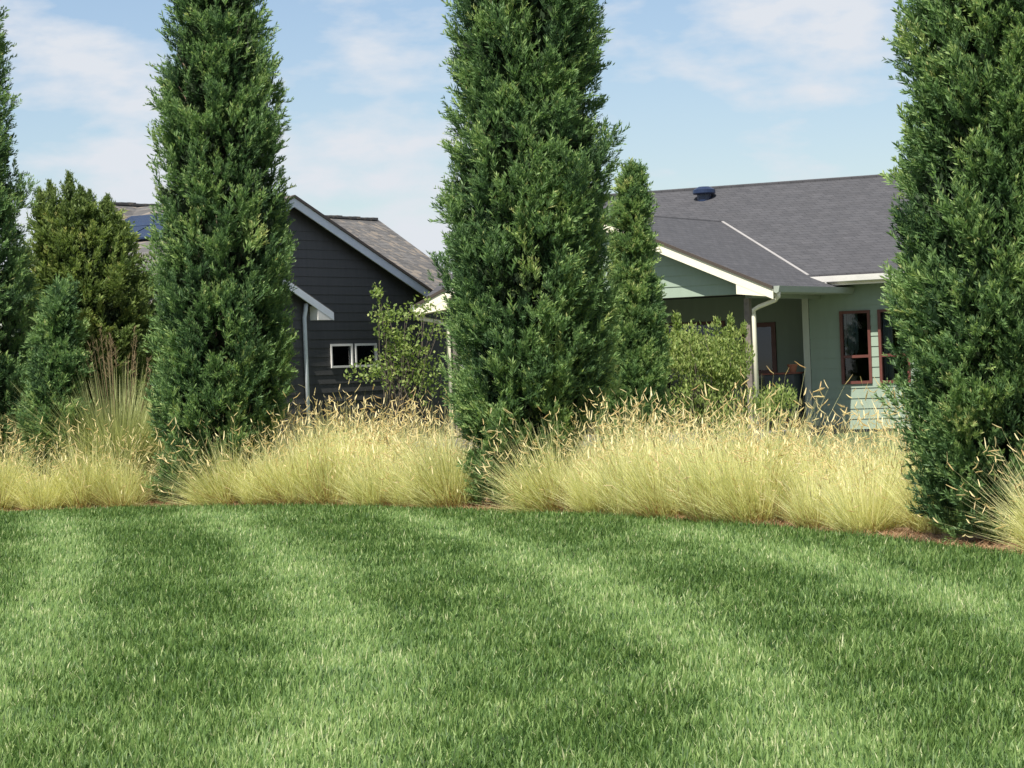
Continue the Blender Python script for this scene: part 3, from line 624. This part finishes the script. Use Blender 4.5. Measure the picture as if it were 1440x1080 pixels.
# --- things on the porch
def on_green(x, y, z=.15): c, s = math.cos(ROT1), math.sin(ROT1); return (O1[0]+x*c-y*s, O1[1]+x*s+y*c, z)
t = tag(empty('patio_cabinet', on_green(-1.5, -.1), ROT1), 'dark patio cabinet with a red brown top under the porch roof', 'cabinet')
mb = MB(); mb.box(-.38, .3, -.25, .25, .06, 1.12); mb.build('body', M['darkbody'], t, bevel=.01)
mb = MB(); mb.box(-.42, .34, -.29, .29, 1.121, 1.16); mb.build('top', M['redwood'], t, bevel=.008)
for sx in (-.34, .26):
    for sy in (-.2, .2): mb = MB(); mb.box(sx-.03, sx+.03, sy-.03, sy+.03, 0, .06); mb.build('leg', M['redwood'], t)
mb = MB()
for z in (.25, .65): mb.box(-.34, -.05, -.262, -.251, z, z+.33); mb.box(-.02, .27, -.262, -.251, z, z+.33)
mb.build('drawer', M['darkbody'], t)
t = tag(empty('flower_pot', on_green(-1.3, -.15, 1.31), ROT1), 'small terracotta pot on top of the patio cabinet', 'pot')
mb = MB(); mb.tube([(0, 0, 0), (0, 0, .13), (0, 0, .135), (0, 0, .17)], [.07, .1, .115, .115], 18); mb.build('pot', M['terracotta'], t, smooth=False)
t = tag(empty('patio_chair', on_green(-2.05, -1.2), ROT1+.5), 'dark metal patio chair with arched back beside the porch downspout', 'chair')
mb = MB(); mb.box(-.25, .25, -.25, .25, .42, .46); mb.build('seat', M['darkbody'], t, bevel=.01)
mb = MB(); mb.tube([(-.24, .25, .46), (-.25, .3, .85), (-.16, .33, 1.03), (0, .335, 1.08), (.16, .33, 1.03), (.25, .3, .85), (.24, .25, .46)], .018, 8)
for k in range(5): mb.tube([(-.16+.08*k, .25, .46), (-.16+.08*k, .325, 1.02)], .008, 6)
mb.build('backrest', M['darkbody'], t)
for sx, sy in ((-.22, -.22), (.22, -.22), (-.22, .22), (.22, .22)): mb = MB(); mb.tube([(sx, sy, .43), (sx*1.15, sy*1.15, 0)], .018, 8); mb.build('leg', M['darkbody'], t)
for sx in (-.26, .26): mb = MB(); mb.tube([(sx, -.24, .44), (sx, -.24, .65), (sx, .28, .67)], .016, 8); mb.build('armrest', M['darkbody'], t)

# --- charcoal house (local: x along the gable wall away from the camera, y back, z up)
O2 = P(400, 276, 60); ROT2 = math.atan2(.889, .457)
CH = tag(empty('charcoal_house', (O2[0], O2[1], 0), ROT2), 'charcoal lap sided house with pale rake boards and a mottled weathered brown roof', 'house')
PW = .335; ZA = 5.6; HW2 = 6.28
A1 = (1.66, 2.62, 1.80, 2.34); A2 = (2.74, 3.72, 1.80, 2.34)
mb = MB(); lap(mb, .05, ZA-.12, lambda z: -min(5.9, (ZA-.12-z)/PW), lambda z: min(5.9, (ZA-.12-z)/PW), 0, [A1, A2], ex=.2); mb.build('gable_wall', M['siding_dark'], CH)
mb = MB()
for a, b, c, d_ in ((-5.9, A1[0], 0, 3.4), (A1[0], A1[1], 0, A1[2]), (A1[0], A1[1], A1[3], 3.4), (A1[1], A2[0], 0, 3.4), (A2[0], A2[1], 0, A2[2]), (A2[0], A2[1], A2[3], 3.4), (A2[1], 5.9, 0, 3.4)): mb.box(a, b, .002, .12, c, d_)
mb.slab([(-5.9, .002, 3.401), (5.9, .002, 3.401), (0, .002, ZA-.2)], (0, .1, 0)); mb.box(.6, 4.6, 2.5, 2.6, 0, 3.3)
mb.build('wall_core', M['dark'], CH)
mb = MB(); mb.box(-5.9, -5.78, .13, 2.6, 0, 3.42); mb.box(5.78, 5.9, .13, 3.0, 0, 3.42); mb.slab([(-5.77, 2.5, 0), (-.7, 2.5, 0), (-.7, 2.5, 5.2), (-5.77, 2.5, 3.5)], (0, .1, 0)); mb.box(-.7, -.58, 2.61, 7, 0, 3.4); mb.box(5.92, 10.6, 1.5, 1.62, 0, 3.4); mb.box(10.48, 10.6, 1.63, 7, 0, 3.4); mb.box(-.7, 10.6, 7.01, 7.1, 0, 3.4)
mb.build('side_wall', M['siding_dark'], CH)
for A in (A1, A2):
    f = window(CH, A[0], A[1], A[2], A[3], 0, M['white'], w=.05, depth=.04, mull=None)
    g = MB(); g.box(A[0]+.03, A[1]-.03, .05, .06, A[2]+.03, A[3]-.03); g.build('roller_blind', M['blind'], f)
# wing roof
mb = MB(); e = HW2+.1; yo = -.22
for sg in (-1, 1):
    q = [(sg*e, yo, ZA-PW*e), (sg*e, 2.9, ZA-PW*e), (0, 3.95, ZA), (0, yo, ZA)]
    if sg > 0: q = q[::-1]
    mb.slab([(a, b, c) for a, b, c in q], (0, 0, -.09))
wr = mb.build('wing_roof', M['roof_brown'], CH)
mb = MB(); me_ = MB()
for sg in (-1, 1):
    for m_, za, zb, y0, y1 in ((mb, -.05, -.25, yo-.03, yo-.002), (me_, .012, -.05, yo-.06, yo-.001)):
        m_.slab([(sg*e, y0, ZA-PW*e+za), (0, y0, ZA+za), (0, y0, ZA+zb), (sg*e, y0, ZA-PW*e+zb)], (0, y1-y0, 0))
rk = mb.build('rake_board', M['greytrim'], CH); me_.build('roof_edge', M['darkedge'], rk)
# main roof, ridge parallel to the gable wall
yR, zR, PB = 4.0, 5.68, .72; yE = 1.0
mb = MB(); mb.slab([(3.4, yE, zR-PB*(yR-yE)), (11.0, yE, zR-PB*(yR-yE)), (11.0, yR, zR), (-.95, yR, zR), (-.95, yR-.5, zR-PB*.5)], (0, 0, -.1)); mb.slab([(-.95, yR+.001, zR), (11.0, yR+.001, zR), (11.0, 7.4, zR-PB*3.4), (-.95, 7.4, zR-PB*3.4)], (0, 0, -.1))
mr = mb.build('main_roof', M['roof_brown'], CH)
mb = MB()
for k in range(39): mb.box(-.95+k*.303, -.95+k*.303+.29, yR-.11, yR+.11, zR-.045, zR+.006+.008*(k % 3))
mb.build('ridge_cap', M['roof_brown'], mr)
for s in (-.72, 10.5): mb = MB(); mb.slab([(s, 1.75, 3.4), (s, 7.0, 3.4), (s, 4.0, zR-.3)], (.1, 0, 0)); mb.build('end_gable', M['siding_dark'], CH)
# solar panels on the sunny side of the wing roof
tilt = math.atan(PW)
for i, (s0, s1, y0, y1) in enumerate(((-1.95, -1.1, 1.75, 3.3), (-2.9, -2.0, 1.25, 2.2), (-2.9, -2.0, 2.25, 3.2))):
    mb = MB(); mb.slab([(s0, y0, ZA+PW*s0+.1), (s1, y0, ZA+PW*s1+.1), (s1, y1, ZA+PW*s1+.1), (s0, y1, ZA+PW*s0+.1)], (0, 0, -.04)); pn = mb.build('solar_panel', M['panel'], CH)
# small lower gable bay
S0, S1, YB = -5.6, -.58, -.85; PB2 = .37; zs = 3.04; mid = (S0+S1)/2; hb = (S1-S0)/2+.68; zap = zs+PB2*hb
mb = MB(); lap(mb, .05, zap-.12, lambda z: mid-min((S1-S0)/2, (zap-.1-z)/PB2), lambda z: mid+min((S1-S0)/2, (zap-.1-z)/PB2), YB, ex=.2); mb.build('bay_wall', M['siding_dark'], CH)
for s in (S1-.12, S0): mb = MB(); mb.box(s, s+.12, YB+.002, -.03, 0, 3.1); mb.build('bay_side_wall', M['siding_dark'], CH)
mb = MB(); me_ = MB(); m3s = []
for sg in (-1, 1):
    m3 = MB(); m3s.append(m3)
    q = [(mid+sg*hb, YB-.2, zs), (mid+sg*hb, -.03, zs), (mid, -.03, zap), (mid, YB-.2, zap)]
    mb.slab(q if sg > 0 else q[::-1], (0, 0, -.08))
    me_.slab([(mid+sg*hb, YB-.23, zs-.04), (mid, YB-.23, zap-.04), (mid, YB-.23, zap-.21), (mid+sg*hb, YB-.23, zs-.21)], (0, .028, 0))
    m3.slab([(mid+sg*hb-sg*.05, YB-.226, zs-.2), (mid+sg*hb-sg*.05, YB-.226, zs-.1), (mid+sg*(hb-.66), YB-.226, zs+.1), (mid+sg*(hb-.66), YB-.226, zs-.2)], (0, .2, 0))
br_ = mb.build('bay_roof', M['roof_brown'], CH); b2 = me_.build('rake_board', M['greytrim'], CH); [m3.build('return_box', M['white'], b2) for m3 in m3s]
dspout([(-.86, YB-.12, 3.2), (-.86, YB-.1, 3.05), (-.87, YB-.07, 2.9), (-.87, YB-.07, .1)], M['greytrim'], CH)

# ------------------------------------------------------------ light, sky, camera
az = (-.345, -.938); EL = R(57)
sd = np.array([az[0]*math.cos(EL), az[1]*math.cos(EL), math.sin(EL)])   # towards the sun
sl = bpy.data.lights.new('sun', 'SUN'); sl.energy = 5; sl.angle = R(.5); sl.color = (1, .96, .88)
so = link(bpy.data.objects.new('sun', sl)); from mathutils import Vector, Matrix
so.rotation_euler = Vector(sd).to_track_quat('Z', 'Y').to_euler(); so.location = (0, 0, 30)
w = bpy.data.worlds.new('World'); bpy.context.scene.world = w; w.use_nodes = True; nt = w.node_tree
bg = nt.nodes['Background']; sky = N(nt, 'ShaderNodeTexSky'); sky.sky_type = 'NISHITA'; sky.sun_disc = False
sky.sun_elevation = EL; sky.sun_rotation = math.atan2(az[0], az[1]); sky.air_density = 1.0; sky.dust_density = .3; sky.ozone_density = 2.0
tc = N(nt, 'ShaderNodeTexCoord'); mp = N(nt, 'ShaderNodeMapping'); mp.inputs['Scale'].default_value = (1, 1, 2.6); mp.inputs['Location'].default_value = (.33, .1, .21)
nt.links.new(tc.outputs['Generated'], mp.inputs[0])
nz = N(nt, 'ShaderNodeTexNoise'); nz.inputs['Scale'].default_value = 15; nz.inputs['Detail'].default_value = 7; nz.inputs['Roughness'].default_value = .52
nt.links.new(mp.outputs[0], nz.inputs['Vector'])
cf = ramp(nt, nz.outputs['Fac'], [(.45, (.04, .04, .04)), (.60, (.95, .95, .95))])
mx = N(nt, 'ShaderNodeMix', data_type='RGBA'); nt.links.new(cf, mx.inputs['Factor']); tn = N(nt, 'ShaderNodeMix', data_type='RGBA', blend_type='MULTIPLY'); tn.inputs['Factor'].default_value = 1; tn.inputs['B'].default_value = (.97, .965, 1.02, 1); nt.links.new(sky.outputs[0], tn.inputs['A']); nt.links.new(tn.outputs['Result'], mx.inputs['A']); mx.inputs['B'].default_value = (6.7, 7.0, 7.5, 1)
nt.links.new(mx.outputs['Result'], bg.inputs['Color']); bg.inputs['Strength'].default_value = .07

cam = bpy.data.cameras.new('camera'); co = link(bpy.data.objects.new('camera', cam)); cam.sensor_width = 36; cam.lens = 36*F/1440; cam.clip_end = 2000; cam.clip_start = .1
p = HZ/F; fw = Vector((0, math.cos(p), -math.sin(p))); up0 = Vector((0, math.sin(p), math.cos(p))); X0 = Vector((1, 0, 0))
rt = X0*math.cos(ROLL)-up0*math.sin(ROLL); up = X0*math.sin(ROLL)+up0*math.cos(ROLL)
m = Matrix((rt, up, -fw)).transposed().to_4x4(); m.translation = (0, 0, EYE); co.matrix_world = m
sc = bpy.context.scene; sc.camera = co
sc.view_settings.view_transform = 'Standard'; sc.view_settings.look = 'None'; sc.view_settings.gamma = 1; sc.view_settings.exposure = .7
sc.cycles.max_bounces = 8; sc.cycles.transparent_max_bounces = 8
